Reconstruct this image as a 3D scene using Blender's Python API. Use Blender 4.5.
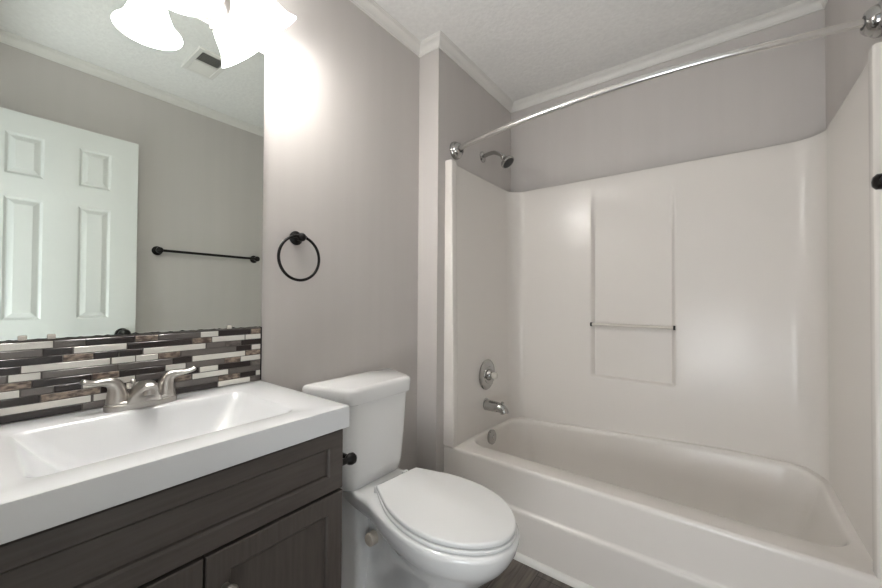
import bpy, bmesh, math, random
from mathutils import Vector, Matrix
random.seed(4)
S = bpy.context.scene
for o in list(bpy.data.objects): bpy.data.objects.remove(o)
COL = S.collection
PI = math.pi

# ------------------------------------------------------------------ camera
FZ = .068            # every height below is measured from a datum this far under the floor
CX, CY, CZ = 1.1454, -1.3232, 1.1044-FZ
YAW, PIT, ROLL, FPX = 0.6500, 0.0138, 0.0069, 364.56
F = Vector((-math.sin(YAW)*math.cos(PIT), math.cos(YAW)*math.cos(PIT), math.sin(PIT)))
R0 = Vector((math.cos(YAW), math.sin(YAW), 0)); U0 = R0.cross(F)
R1 = R0*math.cos(ROLL) + U0*math.sin(ROLL); U1 = -R0*math.sin(ROLL) + U0*math.cos(ROLL)
cam = bpy.data.objects.new('camera', bpy.data.cameras.new('camera')); COL.objects.link(cam)
cam.matrix_world = Matrix(((R1.x, U1.x, -F.x, CX), (R1.y, U1.y, -F.y, CY), (R1.z, U1.z, -F.z, CZ), (0, 0, 0, 1)))
cam.data.sensor_width = 36; cam.data.lens = FPX/882*36; cam.data.clip_start = 0.01
S.camera = cam

# ------------------------------------------------------------------ world, light, exposure
W = bpy.data.worlds.new('hall_ambient_fill'); S.world = W; W.use_nodes = True  # even ambient fill, added to reach the room through the doorway
W.node_tree.nodes['Background'].inputs[0].default_value = (0.86, 0.93, 1.0, 1)
W.node_tree.nodes['Background'].inputs[1].default_value = 0.5
def area_light(name, loc, rot, sx, sy, power, colour):
    l = bpy.data.lights.new(name, 'AREA'); l.shape = 'RECTANGLE'; l.size = sx; l.size_y = sy
    l.energy = power; l.color = colour
    o = bpy.data.objects.new(name, l); COL.objects.link(o); o.location = loc; o.rotation_euler = rot
    return o
area_light('hall_fill_light', (1.12, -1.95, .55), (math.radians(90+48), 0, 0), 1.0, 0.8, 15.0, (0.95, 0.98, 1.0))  # unseen fill lamp, added beyond the doorway and tilted up to brighten the ceiling
BULB_W = 1.8
SHADE_EMIT = 12.0
S.view_settings.view_transform = 'Standard'
S.view_settings.look = 'None'
S.view_settings.exposure = 0.55
S.view_settings.gamma = 1.0
S.view_settings.use_curve_mapping = False

# ------------------------------------------------------------------ materials
def lin(c):
    return tuple((x/255/12.92 if x/255 <= .04045 else ((x/255+.055)/1.055)**2.4) for x in c) + (1,)
def mat(name, rgb, rough=.5, metal=0, coat=0, spec=.5, emit=0):
    m = bpy.data.materials.new(name); m.use_nodes = True
    b = m.node_tree.nodes['Principled BSDF']
    b.inputs['Base Color'].default_value = lin(rgb); b.inputs['Roughness'].default_value = rough
    b.inputs['Metallic'].default_value = metal; b.inputs['Coat Weight'].default_value = coat
    b.inputs['Coat Roughness'].default_value = .05
    b.inputs['Specular IOR Level'].default_value = spec
    if emit:
        b.inputs['Emission Color'].default_value = (1, .99, .98, 1); b.inputs['Emission Strength'].default_value = emit
    return m
def nodes(m):
    t = m.node_tree; return t, t.nodes, t.links, t.nodes['Principled BSDF']
def vary(m, c1, c2, scale=(1, 1, 1), nscale=5, detail=4, lo=.35, hi=.65, rot=(0, 0, 0), bump=0, bdist=.001):
    t, n, l, b = nodes(m)
    tc = n.new('ShaderNodeTexCoord'); mp = n.new('ShaderNodeMapping')
    mp.inputs['Scale'].default_value = scale; mp.inputs['Rotation'].default_value = rot
    nz = n.new('ShaderNodeTexNoise'); nz.inputs['Scale'].default_value = nscale; nz.inputs['Detail'].default_value = detail
    cr = n.new('ShaderNodeValToRGB')
    cr.color_ramp.elements[0].position = lo; cr.color_ramp.elements[0].color = lin(c1)
    cr.color_ramp.elements[1].position = hi; cr.color_ramp.elements[1].color = lin(c2)
    l.new(tc.outputs['Object'], mp.inputs[0]); l.new(mp.outputs[0], nz.inputs[0])
    l.new(nz.outputs[0], cr.inputs[0]); l.new(cr.outputs[0], b.inputs['Base Color'])
    if bump:
        bp = n.new('ShaderNodeBump'); bp.inputs['Strength'].default_value = bump; bp.inputs['Distance'].default_value = bdist
        l.new(nz.outputs[0], bp.inputs['Height']); l.new(bp.outputs[0], b.inputs['Normal'])
    return m
M = {}
M['wall'] = vary(mat('warm_grey_wall_paint', (196, 192, 188), .62, spec=.35), (198, 193, 189), (200, 195, 191), (9, 9, .4), 2, 2)
M['ceiling'] = vary(mat('knockdown_ceiling', (236, 235, 232), .9, spec=.2), (232, 231, 228), (240, 239, 236), (1, 1, 1), 60, 5, .3, .7, bump=.55, bdist=.004)
M['trim'] = mat('white_trim_paint', (226, 224, 219), .4)
M['door'] = mat('white_door_paint', (228, 230, 226), .35)
M['tub'] = mat('warm_white_fibreglass', (227, 222, 216), .24, spec=.4)
M['porcelain'] = mat('white_porcelain', (236, 236, 235), .08, coat=.6)
M['seat'] = mat('white_seat_plastic', (233, 233, 232), .22)
M['counter'] = mat('white_cultured_marble', (222, 223, 224), .14, coat=.4)
M['wood'] = vary(mat('dark_stained_wood', (78, 72, 68), .42), (76, 69, 65), (90, 83, 78), (3, 3, 40), 3, 5, .25, .75, bump=.03)
M['wood_upright'] = vary(mat('dark_stained_wood_upright', (78, 72, 68), .42), (76, 69, 65), (90, 83, 78), (40, 40, 3), 3, 5, .25, .75, bump=.03)
M['chrome'] = mat('chrome', (178, 177, 175), .10, 1)
M['rod'] = mat('satin_chrome', (226, 225, 223), .26, 1)
M['nickel'] = mat('brushed_nickel', (186, 182, 177), .30, 1)
M['black'] = mat('oil_rubbed_black_metal', (30, 28, 27), .28, .6)
M['rubber'] = mat('dark_nozzle_rubber', (52, 52, 52), .5)
M['mirror'] = mat('silvered_glass', (226, 232, 227), .0, 1)
M['mirror_edge'] = mat('worn_mirror_edge', (34, 32, 31), .5)
M['shade'] = mat('frosted_white_glass', (250, 248, 244), .3, emit=SHADE_EMIT)
M['bulb'] = mat('lit_bulb', (255, 255, 255), .3, emit=12)
M['grout'] = mat('grey_grout', (96, 91, 87), .9)
M['tile_white'] = mat('white_glass_tile', (222, 219, 212), .12)
M['tile_dark'] = mat('dark_brown_glass_tile', (50, 43, 42), .12)
M['tile_grey'] = vary(mat('taupe_glass_tile', (104, 99, 95), .14), (98, 93, 90), (112, 106, 102), (1, 1, 1), 9)
M['tile_brown'] = vary(mat('veined_brown_stone_tile', (120, 104, 92), .3), (84, 70, 62), (160, 143, 128), (1, 1, 2.2), 70, 6, .38, .64)
M['tile_smoke'] = vary(mat('smoky_stone_tile', (96, 88, 83), .3), (78, 72, 69), (112, 104, 98), (1, 1, 2), 60, 5, .38, .62)
M['clear'] = mat('pale_acrylic', (214, 208, 198), .08, coat=.5)
M['vent_dark'] = mat('duct_shade_dark', (60, 56, 52), .8)  # dark colour standing in for the shade inside the duct
M['cream'] = mat('cream_plastic', (206, 196, 182), .4)
def floor_mat():
    m = mat('dark_wood_plank_vinyl', (92, 84, 77), .38); t, n, l, b = nodes(m)
    tc = n.new('ShaderNodeTexCoord'); mp = n.new('ShaderNodeMapping'); mp.inputs['Rotation'].default_value = (0, 0, PI/2)
    br = n.new('ShaderNodeTexBrick'); br.inputs['Scale'].default_value = 1
    br.inputs['Brick Width'].default_value = 1.2; br.inputs['Row Height'].default_value = .12
    br.inputs['Mortar Size'].default_value = .0016; br.offset = .4
    br.inputs['Color1'].default_value = lin((88, 80, 74)); br.inputs['Color2'].default_value = lin((110, 101, 93)); br.inputs['Mortar'].default_value = lin((48, 43, 40))
    mp2 = n.new('ShaderNodeMapping'); mp2.inputs['Scale'].default_value = (34, 2.2, 1)
    nz = n.new('ShaderNodeTexNoise'); nz.inputs['Scale'].default_value = 2.2; nz.inputs['Detail'].default_value = 7; nz.inputs['Distortion'].default_value = .6
    cr = n.new('ShaderNodeValToRGB'); cr.color_ramp.elements[0].position = .34; cr.color_ramp.elements[0].color = (.42, .42, .42, 1)
    cr.color_ramp.elements[1].position = .66; cr.color_ramp.elements[1].color = (1.1, 1.1, 1.1, 1)
    mx = n.new('ShaderNodeMixRGB'); mx.blend_type = 'MULTIPLY'; mx.inputs[0].default_value = 1
    l.new(tc.outputs['Object'], mp.inputs[0]); l.new(mp.outputs[0], br.inputs[0])
    l.new(tc.outputs['Object'], mp2.inputs[0]); l.new(mp2.outputs[0], nz.inputs[0]); l.new(nz.outputs[0], cr.inputs[0])
    l.new(br.outputs[0], mx.inputs[1]); l.new(cr.outputs[0], mx.inputs[2]); l.new(mx.outputs[0], b.inputs['Base Color'])
    return m
M['floor'] = floor_mat()

# ------------------------------------------------------------------ mesh helpers (all coordinates are world metres)
def nb(): return bmesh.new()
def box(bm, x0, x1, y0, y1, z0, z1, bev=0, seg=2, mi=0):
    vs = [bm.verts.new((x, y, z)) for x in (x0, x1) for y in (y0, y1) for z in (z0, z1)]
    fs = [bm.faces.new([vs[i] for i in q]) for q in ((0, 1, 3, 2), (4, 6, 7, 5), (0, 4, 5, 1), (2, 3, 7, 6), (0, 2, 6, 4), (1, 5, 7, 3))]
    for f in fs: f.material_index = mi
    if bev:
        es = list({e for f in fs for e in f.edges})
        r = bmesh.ops.bevel(bm, geom=es, offset=bev, segments=seg, profile=.5, affect='EDGES')
        for f in r['faces']: f.material_index = mi
    return bm
def loft(bm, rings, cap0=True, cap1=True, closed=True, mi=0):
    R = [[bm.verts.new(p) for p in r] for r in rings]
    n = len(R[0])
    for a, b in zip(R[:-1], R[1:]):
        for i in range(n if closed else n-1):
            j = (i+1) % n
            f = bm.faces.new((a[i], a[j], b[j], b[i])); f.material_index = mi
    if cap0: bm.faces.new(R[0][::-1]).material_index = mi
    if cap1: bm.faces.new(R[-1]).material_index = mi
    return bm
def frame(d):
    d = Vector(d).normalized()
    a = Vector((0, 0, 1)) if abs(d.z) < .9 else Vector((1, 0, 0))
    u = a.cross(d).normalized(); return d, u, d.cross(u).normalized()
def lathe(bm, origin, axis, prof, n=32, mi=0, cap0=True, cap1=True):
    """prof: (distance along the axis, radius)"""
    d, u, v = frame(axis); o = Vector(origin)
    rings = [[o + d*h + (u*math.cos(2*PI*i/n) + v*math.sin(2*PI*i/n))*max(r, 1e-4) for i in range(n)] for h, r in prof]
    return loft(bm, rings, cap0, cap1, True, mi)
def smooth_path(pts, k=8):
    P = [Vector(p) for p in pts]; out = []
    for i in range(len(P)-1):
        p0 = P[max(i-1, 0)]; p1 = P[i]; p2 = P[i+1]; p3 = P[min(i+2, len(P)-1)]
        for s in range(k):
            t = s/k
            out.append(.5*((2*p1) + (p2-p0)*t + (2*p0-5*p1+4*p2-p3)*t*t + (3*p1-p0-3*p2+p3)*t**3))
    out.append(P[-1]); return out
def tube(bm, pts, rad, n=16, mi=0, flat=None, up=None, close=False):
    """rad: one radius or one per point; flat: scale of the second cross axis"""
    P = [Vector(p) for p in pts]; m = len(P)
    rads = rad if isinstance(rad, (list, tuple)) else [rad]*m
    u = None; rings = []
    for i in range(m):
        if close: d = (P[(i+1) % m] - P[i-1]).normalized()
        else: d = (P[min(i+1, m-1)] - P[max(i-1, 0)]).normalized()
        if u is None:
            if up is not None: u = (Vector(up) - d*Vector(up).dot(d)).normalized()
            else: u = frame(d)[1]
        else: u = (u - d*u.dot(d)).normalized()
        w = d.cross(u)
        f = 1 if flat is None else (flat[i] if isinstance(flat, (list, tuple)) else flat)
        rings.append([P[i] + u*math.cos(2*PI*k/n)*rads[i] + w*math.sin(2*PI*k/n)*rads[i]*f for k in range(n)])
    if close: rings.append(rings[0]); R = rings; loft(bm, R, False, False, True, mi); bmesh.ops.remove_doubles(bm, verts=bm.verts, dist=1e-6); return bm
    return loft(bm, rings, True, True, True, mi)
def ball(bm, c, r, n=20, mi=0, sc=(1, 1, 1)):
    rings = []
    m = n//2
    for i in range(m+1):
        a = PI*i/m
        rings.append([(c[0]+sc[0]*max(r*math.sin(a), 1e-5)*math.cos(2*PI*k/n), c[1]+sc[1]*max(r*math.sin(a), 1e-5)*math.sin(2*PI*k/n), c[2]-sc[2]*r*math.cos(a)) for k in range(n)])
    return loft(bm, rings, True, True, True, mi)
ROOTS = {}
def obj(name, bm, mats, parent=None, angle=35, bevel=0, label=None):
    """links one mesh object; a child's mesh is stored relative to its parent's place"""
    bmesh.ops.recalc_face_normals(bm, faces=bm.faces)
    me = bpy.data.meshes.new(name); bm.to_mesh(me); bm.free()
    for f in me.polygons: f.use_smooth = True
    me.set_sharp_from_angle(angle=math.radians(angle))
    for m in (mats if isinstance(mats, (list, tuple)) else [mats]): me.materials.append(M[m])
    o = bpy.data.objects.new(name, me); COL.objects.link(o)
    if parent is not None:
        me.transform(Matrix.Translation(-ROOTS[parent.name])); o.parent = parent; ROOTS[o.name] = ROOTS[parent.name]
    else:
        me.transform(Matrix.Translation((0, 0, -FZ))); ROOTS[o.name] = Vector((0, 0, FZ))
    if bevel:
        b = o.modifiers.new('bevel', 'BEVEL'); b.width = bevel; b.segments = 2; b.limit_method = 'ANGLE'; b.angle_limit = math.radians(40)
    if label: o['label'] = label
    return o
def thing(name, label, cat, loc, group=None):
    o = bpy.data.objects.new(name, None); COL.objects.link(o); o.location = Vector(loc)-Vector((0, 0, FZ)); o.empty_display_size = .05
    ROOTS[o.name] = Vector(loc); o['label'] = label; o['category'] = cat
    if group: o['group'] = group
    return o
def struct(name, bm, m, label=None, angle=35):
    o = obj(name, bm, m, None, angle); o['kind'] = 'structure'
    if label: o['label'] = label
    return o
def sstep(a, b, x):
    t = min(1, max(0, (x-a)/(b-a))); return t*t*(3-2*t)

# ------------------------------------------------------------------ dimensions
WX = .1172          # face of the plumbing wall at the tub's tap end
FY = .739           # far wall behind the tub
RX = 1.4872         # right wall
BY = -1.364         # wall with the doorway
CH = 2.312          # ceiling
VT = .848           # top of the vanity
VC = -1.057         # middle of the vanity

# ------------------------------------------------------------------ room shell
struct('floor', box(nb(), -.1, RX+.1, -2.7, FY+.1, FZ-.08, FZ), 'floor', 'dark grey-brown wood plank vinyl floor')
struct('ceiling', box(nb(), -.1, RX+.1, BY-.1, FY+.1, CH, CH+.08), 'ceiling', 'off-white textured ceiling')
struct('wall_left', box(nb(), -.1, 0, BY-.1, FY+.1, FZ, CH), 'wall', 'pale grey wall behind vanity and toilet')
struct('wall_plumbing', box(nb(), 0, WX, 0, FY, FZ, CH), 'wall', 'grey boxed-out wall at the tap end of the tub')
struct('wall_far', box(nb(), -.0, RX+.1, FY, FY+.1, FZ, CH), 'wall', 'grey wall above the tub surround')
struct('wall_right', box(nb(), RX, RX+.1, BY-.1, FY, FZ, CH), 'wall', 'grey wall opposite the vanity')
DX0 = .845; DTOP = 1.965
bm = nb(); box(bm, 0, DX0, BY-.1, BY, FZ, CH); box(bm, DX0, RX, BY-.1, BY, DTOP, CH); box(bm, 1.468, RX, BY-.1, BY, FZ, DTOP)
struct('wall_back', bm, 'wall', 'grey wall around the open doorway')

# crown moulding: profile (out from the wall, down from the ceiling)
CROWN = [(0, .042), (.0055, .042), (.0065, .040), (.0065, .0365), (.009, .0355), (.010, .033), (.0125, .026), (.017, .0195), (.023, .0145), (.029, .012), (.0305, .0115), (.031, .0085), (.0335, .008), (.034, .0045), (.038, .004), (.038, 0), (0, 0)]
def crown(name, a, b, nrm, ea, eb):
    """run of crown from a to b along a wall whose inward normal is nrm; ea/eb stretch (+) or cut (-) the ends by the mitre"""
    bm = nb(); A = Vector((*a, 0)); B = Vector((*b, 0)); d = (B-A).normalized(); N = Vector((*nrm, 0))
    r0 = [A - d*ea*p + N*p + Vector((0, 0, CH-q)) for p, q in CROWN]
    r1 = [B + d*eb*p + N*p + Vector((0, 0, CH-q)) for p, q in CROWN]
    loft(bm, [r0, r1]); return struct(name, bm, 'trim', 'white crown moulding', 25)
crown('trim_1', (0, BY), (0, 0), (1, 0), -1, -1)
crown('trim_2', (0, 0), (WX, 0), (0, -1), -1, 1)
crown('trim_3', (WX, 0), (WX, FY), (1, 0), 1, -1)
crown('trim_4', (WX, FY), (RX, FY), (0, -1), -1, -1)
crown('trim_5', (RX, FY), (RX, BY), (-1, 0), -1, -1)
crown('trim_6', (0, BY), (RX, BY), (0, 1), -1, -1)
def quarter(n=6, r=.02): return [(0, 0)] + [(r*math.cos(PI/2*i/n), r*math.sin(PI/2*i/n)) for i in range(n+1)]
bm = nb(); box(bm, 0, .012, -.75, 0, FZ, FZ+.07, .003); struct('baseboard_left', bm, 'trim', 'white baseboard behind the toilet')
bm = nb(); box(bm, .012, WX, -.012, 0, FZ, FZ+.07, .003); struct('baseboard_plumbing', bm, 'trim', 'white baseboard on the boxed-out wall')
bm = nb(); box(bm, RX-.012, RX, -1.33, .04, FZ, FZ+.07, .003); struct('baseboard_right', bm, 'trim', 'white baseboard along the right wall')
bm = nb(); q = quarter(6, .02)
loft(bm, [[(x, .0475-p, FZ+z) for p, z in q] for x in (WX, RX)]); struct('trim_7', bm, 'trim', 'white quarter-round strip at the foot of the tub')

# ------------------------------------------------------------------ open six-panel door, seen in the mirror
def build_door():
    x0, x1 = 1.428, 1.4625; y0, y1 = -1.327, -.740; z0, z1 = FZ+.010, 1.952
    ys = [y0, -1.219, -1.090, -.977, -.848, y1]; zs = [z0, .20, .80, .99, 1.563, 1.66, 1.858, z1]
    bm = nb()
    for side in (0, 1):
        xf = x0 if side == 0 else x1; sg = 1 if side == 0 else -1
        for i in range(5):
            for k in range(7):
                a, b, c, d = ys[i], ys[i+1], zs[k], zs[k+1]
                ring = lambda ins, dep: [(xf+sg*dep, a+ins, c+ins), (xf+sg*dep, b-ins, c+ins), (xf+sg*dep, b-ins, d-ins), (xf+sg*dep, a+ins, d-ins)]
                if i in (1, 3) and k in (1, 3, 5):
                    loft(bm, [ring(0, 0), ring(.004, .001), ring(.013, .008), ring(.017, .008), ring(.036, .001), ring(.038, .001)], False, True)
                else:
                    bm.faces.new([bm.verts.new(p) for p in ring(0, 0)])
    bmesh.ops.remove_doubles(bm, verts=bm.verts, dist=1e-5)
    for q in (((x0, y0), (x1, y0)), ((x0, y1), (x1, y1))):
        bm.faces.new([bm.verts.new(p) for p in ((*q[0], z0), (*q[1], z0), (*q[1], z1), (*q[0], z1))])
    for z in (z0, z1):
        bm.faces.new([bm.verts.new(p) for p in ((x0, y0, z), (x1, y0, z), (x1, y1, z), (x0, y1, z))])
    bmesh.ops.remove_doubles(bm, verts=bm.verts, dist=1e-5)
    d = struct('door_1', bm, 'door', 'open white six-panel door reflected in the mirror', 20)
    k = nb()
    lathe(k, (x0, -.797, .905), (-1, 0, 0), [(0, .030), (.004, .031), (.008, .027), (.010, .012), (.028, .010), (.034, .018), (.042, .0265), (.052, .0285), (.060, .025), (.066, .014), (.067, .0)], 28)
    obj('door_knob', k, 'black', d, label='black round door knob')
    h = nb()
    for z in (.25, 1.0, 1.72):
        lathe(h, (1.452, -1.333, z-.04), (0, 0, 1), [(0, .006), (.08, .006)], 14)
    obj('hinge', h, 'black', d)
    return d
build_door()
bm = nb()
for a in ((DX0-.055, DX0, FZ, DTOP+.055), (1.468, RX-.001, FZ, DTOP+.055)): box(bm, a[0], a[1], BY, BY+.012, a[2], a[3], .003)
box(bm, DX0, 1.468, BY, BY+.012, DTOP, DTOP+.055, .003)
struct('trim_8', bm, 'trim', 'white casing around the doorway')

# ------------------------------------------------------------------ bathtub
def rrect(x0, x1, y0, y1, r, z, n=10, m=10):
    """rounded rectangle ring, counter-clockwise; z a number or a function of y"""
    P = []
    C = [(x1-r, y0+r, -PI/2), (x1-r, y1-r, 0), (x0+r, y1-r, PI/2), (x0+r, y0+r, PI)]
    for i, (cx, cy, a) in enumerate(C):
        arc = [(cx+r*math.cos(a+PI/2*k/n), cy+r*math.sin(a+PI/2*k/n)) for k in range(n+1)]
        P += arc
        nx = C[(i+1) % 4]; b = (nx[0]+r*math.cos(nx[2]), nx[1]+r*math.sin(nx[2]))
        P += [(arc[-1][0]+(b[0]-arc[-1][0])*k/m, arc[-1][1]+(b[1]-arc[-1][1])*k/m) for k in range(1, m)]
    f = z if callable(z) else (lambda y: z)
    return [(x, y, f(y)) for x, y in P]
tub = thing('bathtub', 'white alcove bathtub with a stepped front apron beside the toilet', 'bathtub', (.80, .40, FZ))
def rim(x, y):
    return .420 + sstep(.25, .62, y)*(-.016+.056*min(1, max(0, (x-.2)/.95))-.022*sstep(1.38, 1.47, x))
def rrect3(x0, x1, y0, y1, r, dz):
    return [(x, y, rim(x, y)+dz) for x, y, z in rrect(x0, x1, y0, y1, r, 0)]
bm = nb()
rings = [rrect3(.1185, 1.4855, .070, .737, .002, 0),
         rrect3(.182, 1.452, .150, .686, .10, 0),
         rrect3(.185, 1.449, .154, .683, .10, -.002),
         rrect3(.190, 1.443, .160, .678, .10, -.010),
         rrect3(.193, 1.438, .165, .674, .10, -.025),
         rrect(.205, 1.40, .178, .662, .11, .29),
         rrect(.222, 1.35, .196, .645, .12, .19),
         rrect(.25, 1.31, .22, .62, .12, .148),
         rrect(.31, 1.24, .27, .575, .10, .134)]
loft(bm, rings, False, True)
obj('basin', bm, 'tub', tub, 40)
prof = [(.0475, FZ), (.0475, .238), (.0480, .246), (.0505, .2515), (.0545, .2545), (.0575, .258), (.0585, .264), (.0585, .402), (.0595, .411), (.0630, .4175), (.0700, .420), (.085, .405), (.085, FZ)]
bm = nb(); loft(bm, [[(x, y, z) for y, z in prof] for x in (.1185, 1.4855)]); obj('apron', bm, 'tub', tub, 50)
bm = nb(); lathe(bm, (.2020, .366, .386), (1, -.02, .10), [(-.006, .036), (.004, .037), (.007, .034), (.010, .016), (.011, .012), (.014, .011), (.015, 0)], 30)
obj('overflow_plate', bm, 'chrome', tub, label='round chrome overflow plate')
bm = nb(); lathe(bm, (.40, .42, .1335), (0, 0, 1), [(0, .034), (.003, .034), (.004, .026), (.002, .022), (.006, .016), (.007, 0)], 28)
obj('drain', bm, 'chrome', tub)

# ------------------------------------------------------------------ tub surround
sur = thing('tub_surround', 'glossy white three-sided shower surround standing on the bathtub', 'shower surround', (.80, .70, .40))
SL, SR, SB, ST, SRAD = .142, 1.470, .709, 1.752, .092
NX0, NX1, NZ0, NZ1 = .605, .984, .700, 1.70
def surround():
    path = []
    for k in range(9): path.append((SL, .085+(SB-SRAD-.085)*k/8))
    for k in range(1, 12): a = PI - PI/2*k/12; path.append((SL+SRAD+SRAD*math.cos(a), SB-SRAD+SRAD*math.sin(a)))
    xs = [SL+SRAD, .30, .40, .50, .585, .600, .604, .608, .613, .620, .63, .70, .80, .90, .958, .969, .976, .981, .985, .989, 1.005, 1.10, 1.2, 1.3, SR-SRAD]
    for x in xs: path.append((x, SB))
    for k in range(1, 12): a = PI/2 - PI/2*k/12; path.append((SR-SRAD+SRAD*math.cos(a), SB-SRAD+SRAD*math.sin(a)))
    for k in range(9): path.append((SR, SB-SRAD-(SB-SRAD-.085)*k/8))
    zl = [.0, .45, .55, .65, .690, .695, .699, .703, .708, .716, .73, .8, .95, 1.1, 1.25, 1.4, 1.5, 1.56, 1.62, 1.66, 1.70, ST-.006, ST-.0015, ST]
    bm = nb(); G = []
    for (x, y) in path:
        zb = rim(x, y) - .012; col = []
        for i, z in enumerate(zl):
            zz = max(z, zb)
            back = abs(y-SB) < 1e-6
            d = 0
            if back:
                d = .026*sstep(.603, .622, x)*(1-sstep(.967, .986, x))*sstep(.696, .708, zz)*(1-sstep(1.46, 1.69, zz))
            e = .003 if i == len(zl)-1 else (.001 if i == len(zl)-2 else 0)
            # outward direction, away from the tub
            ox = -1 if x <= SL+1e-6 else (1 if x >= SR-1e-6 else 0); oy = 1 if back else 0
            if ox == 0 and oy == 0:
                cx = SL+SRAD if x < .8 else SR-SRAD; v = Vector((x-cx, y-(SB-SRAD))).normalized(); ox, oy = v.x, v.y
            dr = .028*(1-(zz-.42)/(ST-.42))*(1-sstep(SL, SL+SRAD, x))   # the tap end leans in towards its foot
            col.append(bm.verts.new((x+dr+ox*e, y+d+oy*e, zz)))
        # lip back to the wall
        wx = x; wy = y
        if x <= SL+1e-6: wx = WX+.0005
        elif x >= SR-1e-6: wx = RX-.0005
        elif abs(y-SB) < 1e-6: wy = FY-.0005
        else:
            wx = WX+.0005 if x < .8 else RX-.0005; wy = FY-.0005
            cx = SL+SRAD if x < .8 else SR-SRAD
            v = Vector((x-cx, y-(SB-SRAD))).normalized()
            t = min(((wx-cx)/v.x if abs(v.x) > 1e-4 else 9), ((wy-(SB-SRAD))/v.y if v.y > 1e-4 else 9))
            wx, wy = cx+v.x*t, SB-SRAD+v.y*t
        col.append(bm.verts.new((wx, wy, ST+.001)))
        G.append(col)
    for a, b in zip(G[:-1], G[1:]):
        for i in range(len(a)-1):
            if (a[i].co-a[i+1].co).length < 1e-6 and (b[i].co-b[i+1].co).length < 1e-6: continue
            bm.faces.new((a[i], b[i], b[i+1], a[i+1]))
    bmesh.ops.remove_doubles(bm, verts=bm.verts, dist=1e-6)
    return bm
obj('wall_panel', surround(), 'tub', sur, 50)
for x0, x1, zt in ((WX-.004, .1545, 1.763), (1.458, RX-.0005, 1.757)):
    bm = nb(); lean = .020 if x0 < .5 else 0
    ring = lambda z, i: [(x, y, z) for x, y, _ in rrect(x0-.001+i, x1+lean*(zt-z)/(zt-.42)-i, .056+i, .098-i, .006, 0, 4, 2)]
    loft(bm, [ring(.4208, 0), ring(zt-.006, 0), ring(zt-.002, .002), ring(zt, .006)]); obj('front_flange', bm, 'tub', sur, 50)
bm = nb(); tube(bm, [(.612, .706, .976), (.977, .706, .976)], .0075, 16); rail = obj('towel_rail', bm, 'clear', sur, label='slim pale rail across the recessed panel')
for x in (.6085, .9815):
    bm = nb(); lathe(bm, (x-.0045, .706, .976), (1, 0, 0), [(0, .011), (.009, .011)], 18); 
    box(bm, x-.004, x+.004, .706, .729, .969, .983); obj('rail_bracket', bm, 'black', rail, label='small dark rail end')

# ------------------------------------------------------------------ shower and tub fittings
VX = .1655          # face of the surround behind the taps
t = thing('shower_valve', 'round chrome shower valve above the tub spout', 'shower valve', (VX, .370, .706))
bm = nb(); lathe(bm, (VX, .370, .706), (1, 0, 0), [(0, .079), (.004, .080), (.008, .076), (.011, .064), (.013, .045), (.016, .043), (.017, .030), (.030, .027), (.034, .024)], 40)
obj('escutcheon', bm, 'chrome', t)
bm = nb(); lathe(bm, (VX+.034, .370, .706), (1, 0, 0), [(0, .012), (.004, .017), (.012, .019), (.022, .0185), (.027, .015), (.029, 0)], 10)
obj('handle', bm, 'clear', t, label='small clear knob handle')
t = thing('tub_spout', 'chrome tub spout with a diverter knob below the valve', 'tub spout', (VX, .362, .55))
bm = nb()
sp = smooth_path([(VX, .362, .549), (VX+.06, .362, .548), (VX+.085, .362, .547), (VX+.106, .362, .538), (VX+.112, .362, .522)], 6)
tube(bm, sp, [.0285-.0075*min(1, i/(len(sp)-1)) for i in range(len(sp))], 20, up=(0, 1, 0))
lathe(bm, (VX, .362, 0.553), (1, 0, 0), [(0, .031), (.004, .031), (.006, .026)], 26)
obj('spout_body', bm, 'chrome', t)
bm = nb(); lathe(bm, (VX+.098, .362, .555), (.1, 0, 1), [(0, .004), (.016, .004), (.018, .008), (.024, .008), (.026, .004)], 14); obj('diverter', bm, 'chrome', t)
t = thing('shower_fixture', 'small chrome shower head on a bent arm above the surround', 'shower head', (WX, .397, 1.885))
bm = nb(); lathe(bm, (WX, .397, 1.885), (1, 0, 0), [(0, .030), (.003, .030), (.009, .022), (.012, .011)], 28); obj('flange', bm, 'chrome', t)
bm = nb(); tube(bm, smooth_path([(WX, .397, 1.885), (WX+.04, .397, 1.893), (WX+.075, .397, 1.892), (WX+.113, .397, 1.872), (WX+.126, .397, 1.858)], 8), .0105, 16); obj('arm', bm, 'chrome', t)
bm = nb(); hd = Vector((.62, .0, -.78)); h0 = (WX+.121, .397, 1.863)
lathe(bm, h0, hd, [(0, .010), (.006, .014), (.014, .015), (.020, .012), (.026, .017), (.040, .034), (.050, .038), (.057, .037), (.058, .034)], 28); head = obj('head', bm, 'chrome', t)
bm = nb(); lathe(bm, Vector(h0)+hd.normalized()*.0575, hd, [(0, .0335), (.002, .027), (.003, 0)], 28); obj('spray_face', bm, 'rubber', head, label='dark grey spray face')
t = thing('shower_rod', 'bowed chrome shower curtain rod spanning the tub', 'curtain rod', (.80, .03, 1.83))
rp = smooth_path([(WX+.02, .128, 1.832), (.198, .105, 1.831), (.33, .079, 1.831), (.459, .055, 1.831), (.60, .037, 1.831), (.747, .025, 1.831), (.90, .020, 1.831), (1.02, .023, 1.831), (1.164, .036, 1.831), (1.311, .063, 1.831), (1.40, .078, 1.831), (RX-.02, .093, 1.831)], 8)
cut = 58
bm = nb(); tube(bm, rp[:cut], .0125, 20); obj('rod', bm, 'rod', t)
bm = nb(); tube(bm, rp[cut-4:], .0110, 20); tube(bm, rp[cut-4:cut], .0135, 20); obj('telescoping_rod', bm, 'rod', t)
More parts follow.
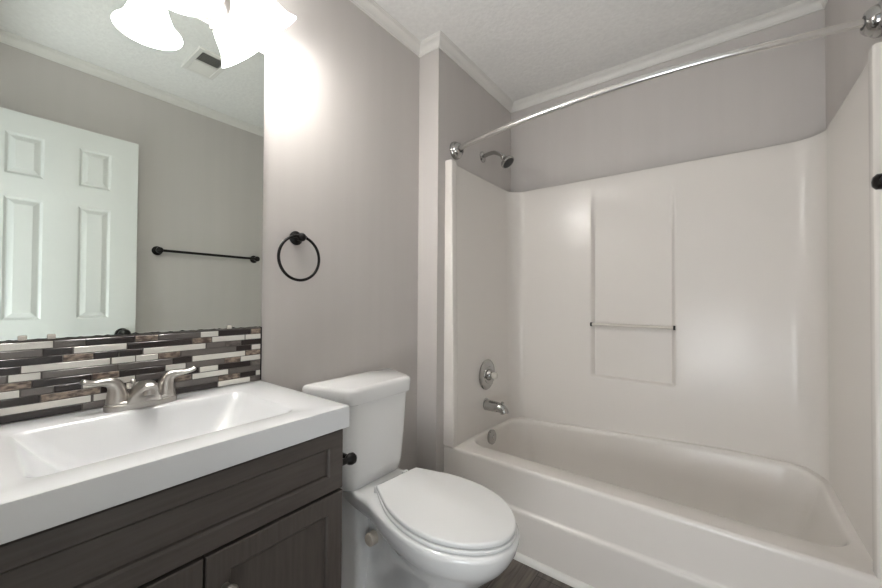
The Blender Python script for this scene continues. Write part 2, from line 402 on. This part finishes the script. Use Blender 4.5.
for s, x, y in ((1, WX, .133), (-1, RX, .096)):
    bm = nb(); ax = Vector((s, -.14, 0))
    lathe(bm, (x, y, 1.832), ax, [(0, .042), (.004, .043), (.012, .042), (.018, .038), (.020, .035), (.028, .033), (.036, .026), (.039, .0165), (.034, .0135)], 36)
    fl = obj('rod_flange', bm, 'chrome', t)
    bm = nb(); lathe(bm, Vector((x, y, 1.832))+ax.normalized()*.033, ax, [(0, .0160), (.0062, .0160), (.0062, .0128)], 24); obj('flange_gasket', bm, 'rubber', fl, label='dark ring around the rod')

# ------------------------------------------------------------------ toilet
TY = -.412
TA = math.radians(-6.5)     # the bowl and seat sit a little askew of the tank
def askew(x, y):
    k = sstep(.14, .34, x); a = TA*k; dx, dy = x-.27, y-TY
    return .27+dx*math.cos(a)-dy*math.sin(a), TY+dx*math.sin(a)+dy*math.cos(a)
toi = thing('toilet', 'white two-piece toilet with closed lid between the vanity and the tub', 'toilet', (.36, TY, FZ))
def spline_outline(half, k=8):
    """half outline as (x, half width) from back centre to front centre -> closed ring of (x, dy)"""
    pts = smooth_path([(x, w, 0) for x, w in half], k)
    one = [(p.x, max(p.y, 0)) for p in pts]
    return one + [(x, -w) for x, w in one[::-1]][1:-1]
def ring_from(outline, z, s=1, cx=.47, dx=0):
    return [(cx+(x-cx)*s+dx, TY+w*s, z) for x, w in outline]
# bowl: horizontal sections (back x, front x, half width, x of the widest point, half width at the back)
def bowl_sec(z, xb, xf, hw, xm, hb, n=40):
    P = []
    for i in range(n+1):
        t = i/n; a = PI*t             # from the back (t=0) to the front (t=1) along one side
        x = xb + (xf-xb)*(1-math.cos(a))/2
        if x <= xm:
            u = (x-xb)/(xm-xb); w = hb*(1-sstep(0, 1, u)) + hw*sstep(0, 1, u)
            if i == 0: w = hb*.80
            elif i == 1: w = hb*.95
        else:
            u = (x-xm)/(xf-xm); w = hw*math.sqrt(max(0, 1-u**2.15))
        P.append((x, w))
    ring = [(x, TY+w, z) for x, w in P] + [(x, TY-w, z) for x, w in P[::-1][1:]]
    return [(*askew(x, y), FZ + z*(.459-FZ)/.459 + .011*sstep(.20, .30, x)*sstep(.3, .42, z)) for x, y, z in ring]
bm = nb()
loft(bm, [bowl_sec(z, *a) for z, a in (
    (0.000, (.100, .575, .118, .34, .105)), (.018, (.098, .577, .120, .34, .107)), (.030, (.102, .570, .114, .34, .102)), (.045, (.110, .560, .104, .36, .090)),
    (.070, (.125, .550, .095, .38, .070)), (.110, (.140, .548, .090, .40, .056)), (.170, (.150, .552, .090, .43, .048)),
    (.240, (.150, .585, .098, .45, .046)), (.300, (.145, .635, .112, .48, .047)), (.340, (.135, .668, .126, .50, .052)),
    (.362, (.120, .690, .138, .50, .066)), (.376, (.100, .702, .147, .50, .085)),
(.386, (.080, .708, .154, .50, .088)), (.396, (.074, .714, .158, .50, .092)),
    (.415, (.070, .722, .1625, .50, .096)), (.440, (.066, .728, .1645, .50, .101)), (.450, (.066, .728, .1640, .50, .102)), (.457, (.070, .723, .159, .50, .098)), (.459, (.078, .713, .150, .50, .090)))])
def leg_sec(z, x0, x1, hw):
    return [(x, y, z) for x, y, _ in rrect(x0, x1, TY-hw, TY+hw, .022, 0, 5, 4)]
loft(bm, [leg_sec(z, *q) for z, q in ((FZ, (.085, .205, .112)), (FZ+.03, (.088, .198, .106)), (.13, (.085, .190, .098)), (.20, (.082, .184, .094)), (.32, (.078, .180, .094)), (.40, (.072, .186, .094)), (.445, (.068, .19, .098)), (.455, (.074, .19, .094)))])
bowl = obj('bowl', bm, 'porcelain', toi, 60)
bm = nb(); lathe(bm, (.222, TY-.040, .302), (0, -1, .05), [(0, .021), (.040, .021), (.044, .018), (.045, 0)], 24); obj('trapway_cap', bm, 'cream', toi, label='round cream cap in the side recess below the bowl')
for s in (1, -1):
    bm = nb(); lathe(bm, (.30, TY+s*.108, FZ+.015), (0, 0, 1), [(0, .015), (.012, .014), (.020, .008), (.021, 0)], 18); obj('bolt_cap', bm, 'porcelain', toi)
def tank_sec(z, xb, xf, hb, hf, r=.03):
    pts = []
    cs = [((xb, -hb), .012), ((xf, -hf), r), ((xf, hf), r), ((xb, hb), .012)]
    n = len(cs)
    for i in range(n):
        p = Vector(cs[i][0]); a = Vector(cs[i-1][0]); b = Vector(cs[(i+1) % n][0]); rr = cs[i][1]
        d0 = (a-p).normalized(); d1 = (b-p).normalized()
        p0 = p+d0*rr; p1 = p+d1*rr
        for k in range(9):
            q = k/8; pt = p0*(1-q)**2 + p*2*q*(1-q) + p1*q*q
            pts.append((pt.x, TY+pt.y, z))
    return pts
bm = nb()
loft(bm, [tank_sec(.447, .045, .150, .130, .098), tank_sec(.451, .035, .168, .150, .110, .035), tank_sec(.463, .030, .178, .160, .120, .035), tank_sec(.50, .027, .184, .168, .127, .035), tank_sec(.62, .022, .190, .180, .134, .035), tank_sec(.752, .018, .195, .190, .140, .035)])
obj('tank', bm, 'porcelain', toi, 40)
bm = nb()
loft(bm, [tank_sec(.752, .014, .202, .202, .143, .03), tank_sec(.757, .012, .206, .206, .146, .03), tank_sec(.795, .012, .207, .207, .147, .03), tank_sec(.805, .015, .203, .204, .144, .03), tank_sec(.809, .022, .194, .196, .137, .03)])
obj('tank_lid', bm, 'porcelain', toi, 50)
LID = [(.268, 0), (.268, .045), (.268, .084), (.272, .089), (.330, .114), (.385, .136), (.440, .149), (.500, .1545), (.550, .151), (.600, .139), (.650, .112), (.690, .076), (.715, .036), (.722, 0)]
lid_o = spline_outline(LID, 6)
def slab(out, z0, z1, r, cx=.48):
    S_ = lambda ins: [askew(cx+(x-cx)*(1-ins/.225), TY+w*(1-ins/.15)) for x, w in out]
    rg = []
    for k in range(4): rg.append([(x, y, z0+r-r*math.cos(PI/2*k/3)) for x, y in S_(r*(1-math.sin(PI/2*k/3)))])
    for k in range(4): rg.append([(x, y, z1-r+r*math.sin(PI/2*k/3)) for x, y in S_(r*(1-math.cos(PI/2*k/3)))])
    b = nb(); loft(b, rg); return b
bm = slab(lid_o, .484, .500, .0055); obj('lid', bm, 'seat', toi, 60)
SEAT = [(.272, 0), (.272, .045), (.272, .084), (.278, .091), (.332, .116), (.385, .138), (.440, .151), (.500, .1565), (.550, .153), (.601, .141), (.652, .1135), (.692, .077), (.717, .0365), (.724, 0)]
bm = slab(spline_outline(SEAT, 6), .471, .4825, .004); obj('seat', bm, 'seat', toi, 60)
for s in (1, -1):
    bm = nb(); box(bm, .238, .276, TY+s*.066-.013, TY+s*.066+.013, .459, .486, .005, 3); obj('seat_hinge', bm, 'seat', toi)

# ------------------------------------------------------------------ vanity cabinet
van = thing('vanity_cabinet', 'dark brown-stained wooden vanity cabinet under the white sink top', 'vanity cabinet', (.21, VC, FZ))
CY0, CY1, CXF, CTOP = -1.355, -.7585, .408, .798
bm = nb()
box(bm, .004, CXF-.018, CY1-.016, CY1, FZ, CTOP); box(bm, .004, CXF-.018, CY0, CY0+.016, FZ, CTOP)
box(bm, .004, CXF-.018, CY0+.016, CY1-.016, .15, .166); box(bm, .004, .012, CY0+.016, CY1-.016, .166, CTOP)
obj('carcass', bm, 'wood_upright', van)
bm = nb()
box(bm, CXF-.018, CXF, CY1-.040, CY1, .15, CTOP); box(bm, CXF-.018, CXF, CY0, CY0+.040, .15, CTOP)
box(bm, CXF-.018, CXF, CY0+.04, CY1-.04, .772, CTOP); box(bm, CXF-.018, CXF, CY0+.04, CY1-.04, .62, .66); box(bm, CXF-.018, CXF, CY0+.04, CY1-.04, .15, .185)
obj('face_frame', bm, 'wood', van)
bm = nb(); box(bm, CXF-.09, CXF-.075, CY0+.016, CY1-.016, FZ, .15); obj('toe_kick', bm, 'wood', van)
def shaker(y0, y1, z0, z1, st, rt, x0=CXF, th=.018, rec=.010):
    """frame and recessed flat panel facing +x"""
    bm = nb(); xf = x0+th
    R = lambda ins_y, ins_z, x: [(x, y0+ins_y, z0+ins_z), (x, y1-ins_y, z0+ins_z), (x, y1-ins_y, z1-ins_z), (x, y0+ins_y, z1-ins_z)]
    loft(bm, [R(0, 0, x0), R(0, 0, xf-.002), R(.002, .002, xf), R(st, rt, xf), R(st+.0035, rt+.0045, xf-.004), R(st+.0045, rt+.006, xf-rec), R(st+.006, rt+.0075, xf-rec)])
    return bm
obj('false_drawer_front', shaker(CY0+.003, CY1-.003, .652, .790, .037, .034), 'wood', van, 25)
for y0, y1, ky in ((VC+.0018, CY1-.003, VC+.024), (CY0+.003, VC-.0018, VC-.024)):
    d = obj('door', shaker(y0, y1, .165, .645, .040, .042), 'wood_upright', van, 25)
    bm = nb(); lathe(bm, (CXF+.018, ky+.010, .575), (1, 0, 0), [(0, .008), (.004, .0065), (.012, .006), (.016, .012), (.022, .0135), (.027, .011), (.029, 0)], 20)
    obj('knob', bm, 'nickel', d, label='small brushed metal knob')

# ------------------------------------------------------------------ vanity top with moulded sink
top = thing('sink', 'white rectangular sink top with a moulded basin on the dark cabinet', 'sink', (.22, VC, .80))
TX0, TX1, TY0, TY1 = .0095, .4411, -1.3615, -.7541
def rrectz(x0, x1, y0, y1, r, z, n=6, m=8): return rrect(x0, x1, y0, y1, r, z, n, m)
bm = nb()
loft(bm, [rrectz(TX0, TX1, TY0, TY1, .004, VT-.050), rrectz(TX0, TX1, TY0, TY1, .004, VT-.004), rrectz(TX0+.001, TX1-.001, TY0+.001, TY1-.001, .004, VT-.001), rrectz(TX0+.004, TX1-.004, TY0+.004, TY1-.004, .004, VT),
          rrectz(.094, .378, -1.268, -.853, .022, VT), rrectz(.097, .375, -1.265, -.856, .022, VT-.001), rrectz(.101, .371, -1.261, -.860, .024, VT-.005)]
     + [rrectz(.101+.095*t, .371-.070*t, -1.261+.150*t, -.860-.125*t, .026+.03*t, VT-.005-.115*(1-(1-t)**1.8)) for t in (.06, .14, .24, .36, .5, .66, .82, 1.0)], False, True)
obj('countertop', bm, 'counter', top, 40)
bm = nb(); lathe(bm, (.245, VC, VT-.1205), (0, 0, 1), [(0, .024), (.003, .024), (.004, .018), (.002, .016), (.006, .012), (.007, 0)], 24); obj('drain', bm, 'nickel', top)

# ------------------------------------------------------------------ faucet
fau = thing('faucet', 'brushed nickel two-handle faucet at the back of the sink', 'faucet', (.060, VC, VT))
FX, FYC = .058, -1.060
bm = nb()
def oval(hx, hy, z): return [(FX+hx*math.copysign(abs(math.cos(2*PI*k/48))**.8, math.cos(2*PI*k/48)), FYC+hy*math.copysign(abs(math.sin(2*PI*k/48))**.62, math.sin(2*PI*k/48)), z) for k in range(48)]
loft(bm, [oval(.0265, .0685, VT), oval(.027, .069, VT+.009), oval(.026, .068, VT+.012), oval(.024, .066, VT+.013), oval(.024, .066, VT+.017), oval(.021, .063, VT+.020)])
obj('base_plate', bm, 'nickel', fau, 40)
bm = nb()
def wedge(z, x0, x1, hw, e=.45):
    cx, hx = (x0+x1)/2, (x1-x0)/2
    return [(cx+hx*pw_(math.cos(2*PI*k/40), e), FYC+hw*pw_(math.sin(2*PI*k/40), e), VT+z) for k in range(40)]
pw_ = lambda v, e: math.copysign(abs(v)**e, v)
loft(bm, [wedge(.012, .036, .087, .037), wedge(.020, .037, .090, .033), wedge(.032, .041, .099, .0265, .5), wedge(.042, .046, .112, .0215, .55), wedge(.050, .052, .122, .0185, .6), wedge(.056, .060, .124, .0165, .7), wedge(.0605, .070, .119, .0135, .8), wedge(.0625, .080, .112, .009, .9)])
lathe(bm, (.106, FYC, VT+.048), (.2, 0, -1), [(0, .0115), (.016, .0115), (.017, .009)], 20)
obj('spout', bm, 'nickel', fau, 45)
bm = nb(); lathe(bm, (.033, FYC-.012, VT+.016), (0, 0, 1), [(0, .003), (.034, .003), (.036, .005), (.042, .005), (.044, .003)], 12); obj('lift_rod', bm, 'nickel', fau)
for s in (-1, 1):
    hy = FYC + s*.0455
    bm = nb()
    P = smooth_path([(FX, hy, VT+.018), (FX, hy, VT+.034), (FX, hy+s*.002, VT+.050), (FX+.001, hy+s*.010, VT+.062), (FX+.003, hy+s*.024, VT+.0665), (FX+.006, hy+s*.040, VT+.068), (FX+.008, hy+s*.052, VT+.071), (FX+.009, hy+s*.060, VT+.075)], 6)
    n = len(P); R_ = [(0, .0205), (.10, .0195), (.25, .0165), (.40, .0135), (.55, .0115), (.75, .0105), (.92, .0110), (1, .0085)]
    def rr(q):
        for (a0, r0), (a1, r1) in zip(R_[:-1], R_[1:]):
            if q <= a1+1e-9: return r0+(r1-r0)*(q-a0)/(a1-a0)
    tube(bm, P, [rr(i/(n-1)) for i in range(n)], 20, flat=[1-.45*sstep(.35, .8, i/(n-1)) for i in range(n)], up=(1, 0, 0))
    obj('handle', bm, 'nickel', fau, 50)

# ------------------------------------------------------------------ backsplash of linear mosaic tile
ROWS = [
[('W',-1.364,-1.2022),('G',-1.2017,-1.1527),('D',-1.1522,-1.0645),('T',-1.0635,-1.018),('G',-1.0173,-.9233),('W',-.9221,-.8769),('D',-.876,-.7864),('T',-.7854,-.7555)],
[('G',-1.364,-1.2175),('D',-1.217,-1.1721),('W',-1.171,-1.0797),('D',-1.0788,-.9423),('T',-.9415,-.8942),('W',-.8934,-.8038),('W',-.8023,-.7555)],
[('D',-1.364,-1.1877),('T',-1.1871,-1.1388),('D',-1.1382,-1.0942),('D',-1.0933,-1.0491),('W',-1.0476,-.909),('G',-.9082,-.8584),('S',-.8575,-.8149),('D',-.8134,-.7555)],
[('D',-1.364,-1.2482),('W',-1.2473,-1.1093),('W',-1.1071,-1.0631),('W',-1.0623,-1.0173),('T',-1.0166,-.9693),('G',-.9682,-.8291),('D',-.8277,-.7847),('W',-.7832,-.7555)],
[('G',-1.364,-1.2654),('W',-1.2643,-1.2192),('G',-1.2185,-1.0962),('G',-1.0956,-.9869),('D',-.9861,-.9416),('W',-.9408,-.8021),('T',-.8006,-.7555)],
[('T',-1.364,-1.2322),('D',-1.2315,-1.1403),('T',-1.1398,-1.0929),('D',-1.092,-1.0025),('W',-1.0014,-.956),('G',-.9549,-.8609),('T',-.86,-.8161),('W',-.8152,-.7555)],
[('W',-1.364,-1.2481),('G',-1.2475,-1.2002),('D',-1.1995,-1.1568),('W',-1.1555,-1.0626),('G',-1.0616,-.9894),('D',-.9883,-.9248),('W',-.9228,-.8764),('D',-.8751,-.785),('S',-.7835,-.7555)],
[('D',-1.364,-1.2197),('T',-1.219,-1.1255),('D',-1.1246,-1.0815),('W',-1.0799,-1.0441),('D',-1.0431,-.9825),('T',-.9817,-.9421),('W',-.9405,-.8489),('G',-.848,-.7555)],
[('W',-1.364,-1.141),('W',-1.1374,-1.0922),('G',-1.0913,-1.0522),('D',-1.0512,-1.0108),('G',-1.0097,-.8773),('T',-.876,-.8164),('D',-.815,-.7702),('W',-.7692,-.7555)],
[('D',-1.364,-1.1561),('G',-1.1556,-1.0748),('T',-1.0739,-1.0142),('D',-1.0131,-.8771),('W',-.8762,-.7864),('S',-.7854,-.7555)]]
spl = thing('tile_backsplash', 'backsplash of thin white, brown and grey mosaic tiles above the sink', 'backsplash', (.004, VC, VT))
bm = nb(); MI = {'W': 0, 'D': 1, 'G': 2, 'T': 3, 'S': 4}
for r, row in enumerate(ROWS):
    zc = VT + .0005 + (10-r-.5)*.0161
    for k, a, b in row: box(bm, .004, .0086, a+.0006, b-.0006, zc-.0072, zc+.0072, .0007, 1, MI[k])
obj('tiles', bm, ['tile_white', 'tile_dark', 'tile_grey', 'tile_brown', 'tile_smoke'], spl, 30)
bm = nb(); box(bm, .0005, .0070, BY+.001, -.7555, VT+.0005, 1.0115); obj('grout_bed', bm, 'grout', spl)
bm = nb(); box(bm, .0005, .0095, -.7553, -.7528, VT+.0005, 1.0135); obj('edge_trim', bm, 'black', spl, label='thin black strip along the right tile edge')

# ------------------------------------------------------------------ mirror
MZ0, MZ1 = 1.0135, 1.8735
mir = thing('wall_mirror', 'large frameless wall mirror above the tile backsplash', 'mirror', (.004, VC, MZ0))
bm = nb(); box(bm, .0015, .0065, BY+.001, -.7540, MZ0, MZ1)
for f in bm.faces:
    f.normal_update(); f.material_index = 0 if f.normal.x > .9 else 1
obj('mirror_glass', bm, ['mirror', 'mirror_edge'], mir)
bm = nb(); y = BY+.002; prev = None; lo = []; hi = []
while y < -.7545:
    lo.append((y, MZ0)); hi.append((y, MZ0+.0006+.0022*random.random()**2+(.004*max(0, random.random()-.75)*4 if random.random() < .18 else 0))); y += .0065
for x, flip in ((.0069, 0),):
    for i in range(len(lo)-1):
        loft(bm, [[(.0060, lo[i][0], lo[i][1]), (.0060, lo[i+1][0], lo[i+1][1]), (.0060, hi[i+1][0], hi[i+1][1]), (.0060, hi[i][0], hi[i][1])],
                  [(.0069, lo[i][0], lo[i][1]), (.0069, lo[i+1][0], lo[i+1][1]), (.0069, hi[i+1][0], hi[i+1][1]), (.0069, hi[i][0], hi[i][1])]])
bmesh.ops.remove_doubles(bm, verts=bm.verts, dist=1e-6)
obj('worn_edge', bm, 'mirror_edge', mir, label='dark chipped line along the bottom of the mirror')
for y, z, s in ((-1.246, MZ0, 1), (-1.205, MZ0, 1), (-.848, MZ0, 1), (-.905, MZ1, -1)):
    bm = nb(); box(bm, .0066, .0098, y-.0065, y+.0065, z-.001 if s > 0 else z-.010, z+.010 if s > 0 else z+.004, .002, 2); obj('mirror_clip', bm, 'clear', mir, label='small clear mirror clip')

# ------------------------------------------------------------------ vanity light
LYC = -1.022
vl = thing('vanity_light', 'three-shade vanity light with glowing white glass bells above the mirror', 'wall light', (.01, LYC, 2.04))
bm = nb(); 
pw = lambda v, e: math.copysign(abs(v)**e, v)
loft(bm, [[(x, LYC+w*pw(math.cos(2*PI*k/56), .7), 1.966+h*pw(math.sin(2*PI*k/56), .7)) for k in range(56)] for x, w, h in ((.0005, .163, .088), (.010, .163, .088), (.014, .155, .080), (.018, .155, .080), (.023, .143, .068), (.028, .141, .066), (.032, .122, .047), (.035, .10, .03))])
obj('backplate', bm, 'nickel', vl, 40)
SH = [((.114, LYC, 1.836), 0, .077), ((.110, -.778, 1.894), .756, .073), ((.110, 2*LYC+.778, 1.894), -.756, .073)]
for (c, a, r) in SH:
    axis = Vector((0, -math.sin(a), math.cos(a))); c = Vector(c)
    sc = r/.077
    ap = c + axis*.125*sc
    outer = [(0, .077), (.005, .072), (.014, .064), (.030, .0545), (.052, .0465), (.078, .039), (.100, .030), (.116, .021), (.125, .018)]
    inner = [(h+.001, w-.003) for h, w in outer]
    bm = nb(); lathe(bm, c, axis, [(h*sc, w*sc) for h, w in outer[::-1]] + [(h*sc, w*sc) for h, w in inner], 40, 0, False, False)
    sh = obj('shade', bm, 'shade', vl, 60)
    bm = nb(); lathe(bm, ap-axis*.012, axis, [(0, .020), (.006, .023), (.022, .023), (.030, .016), (.036, .008)], 24); obj('socket', bm, 'nickel', vl)
    bc = c + axis*.068*sc
    bm = nb(); ball(bm, bc, .022); lathe(bm, bc, axis, [(0, .018), (.035, .013)], 16); obj('bulb', bm, 'bulb', vl)
    e = ap + axis*.020
    bm = nb()
    if abs(a) < .01: P = [(.025, LYC, 2.00), (.055, LYC, 2.02), (.095, LYC, 2.03), (.113, LYC, 2.01), tuple(e)]
    else:
        s = 1 if a > 0 else -1
        P = [(.025, LYC+s*.06, 2.0), (.055, LYC+s*.085, 2.03), (.095, LYC+s*.115, 2.045), tuple(e + axis*.012), tuple(e)]
    tube(bm, smooth_path(P, 8), .0085, 14); obj('arm', bm, 'nickel', vl)
    l = bpy.data.lights.new('bulb_light', 'POINT'); l.energy = BULB_W; l.color = (1.0, .985, .965); l.shadow_soft_size = .03
    lo_ = bpy.data.objects.new('bulb_light', l); COL.objects.link(lo_); lo_.location = c + axis*.022 - Vector((0, 0, FZ))

# ------------------------------------------------------------------ towel ring, toilet paper holder, towel bar
t = thing('towel_ring', 'black metal towel ring on the wall above the toilet', 'towel ring', (0, -.637, 1.312))
bm = nb(); lathe(bm, (0, -.637, 1.308), (1, 0, 0), [(0, .0235), (.004, .024), (.007, .020), (.010, .016), (.012, .010), (.030, .009)], 28); obj('rosette', bm, 'black', t)
bm = nb(); lathe(bm, (.028, -.637, 1.308), (1, 0, 0), [(0, .009), (.004, .0135), (.012, .0145), (.018, .012), (.022, .006), (.023, 0)], 22); tube(bm, [(.036, -.655, 1.309), (.036, -.619, 1.309)], .0055, 12); obj('post', bm, 'black', t)
bm = nb(); tube(bm, [(.036, -.643+.0735*math.sin(2*PI*k/56), 1.2375+.0735*math.cos(2*PI*k/56)) for k in range(56)], .0048, 12, close=True); obj('ring', bm, 'black', t)
t = thing('toilet_paper_holder', 'black round-ended toilet paper holder on the side of the vanity facing the toilet', 'toilet paper holder', (.31, CY1, .684))
for x in (.378, .235):
    bm = nb(); lathe(bm, (x, CY1, .684), (0, 1, 0), [(0, .022), (.004, .022), (.008, .016), (.011, .009), (.044, .008), (.050, .0125), (.058, .0155), (.067, .0145), (.074, .008), (.0755, 0)], 24); obj('post', bm, 'black', t)
bm = nb(); tube(bm, [(.365, CY1+.060, .684), (.248, CY1+.060, .684)], .007, 14); obj('roller', bm, 'black', t)
t = thing('towel_bar', 'black metal towel bar on the wall opposite the sink', 'towel bar', (RX, -.354, 1.376))
for y in (-.0745, -.633):
    bm = nb(); lathe(bm, (RX, y, 1.376), (-1, 0, 0), [(0, .026), (.004, .0265), (.008, .020), (.012, .011), (.034, .0095), (.038, .014), (.046, .018), (.056, .0175), (.062, .011), (.064, 0)], 26); obj('post', bm, 'black', t)
bm = nb(); tube(bm, [(1.4395, -.633, 1.376), (1.4395, -.0745, 1.376)], .0078, 16); obj('bar', bm, 'black', t)

# ------------------------------------------------------------------ ceiling vent
VX0, VX1, VY0, VY1 = .845, 1.095, -.650, -.500
t = thing('ceiling_vent', 'white rectangular ceiling vent with two banks of louvres', 'vent', ((VX0+VX1)/2, (VY0+VY1)/2, CH))
bm = nb()
R = lambda i, z: [(VX0+i, VY0+i, z), (VX1-i, VY0+i, z), (VX1-i, VY1-i, z), (VX0+i, VY1-i, z)]
loft(bm, [R(0, CH), R(.001, CH-.005), R(.004, CH-.008), R(.022, CH-.009), R(.024, CH-.006), R(.024, CH-.0005)], False, False)
box(bm, (VX0+VX1)/2-.004, (VX0+VX1)/2+.004, VY0+.024, VY1-.024, CH-.009, CH-.001)
obj('frame', bm, 'trim', t, 30)
bm = nb(); box(bm, VX0+.023, VX1-.023, VY0+.023, VY1-.023, CH-.0012, CH-.0004); obj('duct_shade_sheet', bm, 'vent_dark', t)  # flat dark sheet on the ceiling, painting the shade behind the louvres
for bank, (xa, xb, s) in enumerate((((VX0+.026), (VX0+VX1)/2-.005, 1), ((VX0+VX1)/2+.005, VX1-.026, -1))):
    bm = nb(); n = 7
    for k in range(n):
        x = xa + (xb-xa)*(k+.5)/n; w = (xb-xa)/n*.52
        loft(bm, [[(x-w, yy, CH-.0055-s*.0035), (x+w, yy, CH-.0055+s*.0035), (x+w, yy, CH-.0047+s*.0035), (x-w, yy, CH-.0047-s*.0035)] for yy in (VY0+.024, VY1-.024)])
    obj('louvres', bm, 'trim', t, 30)
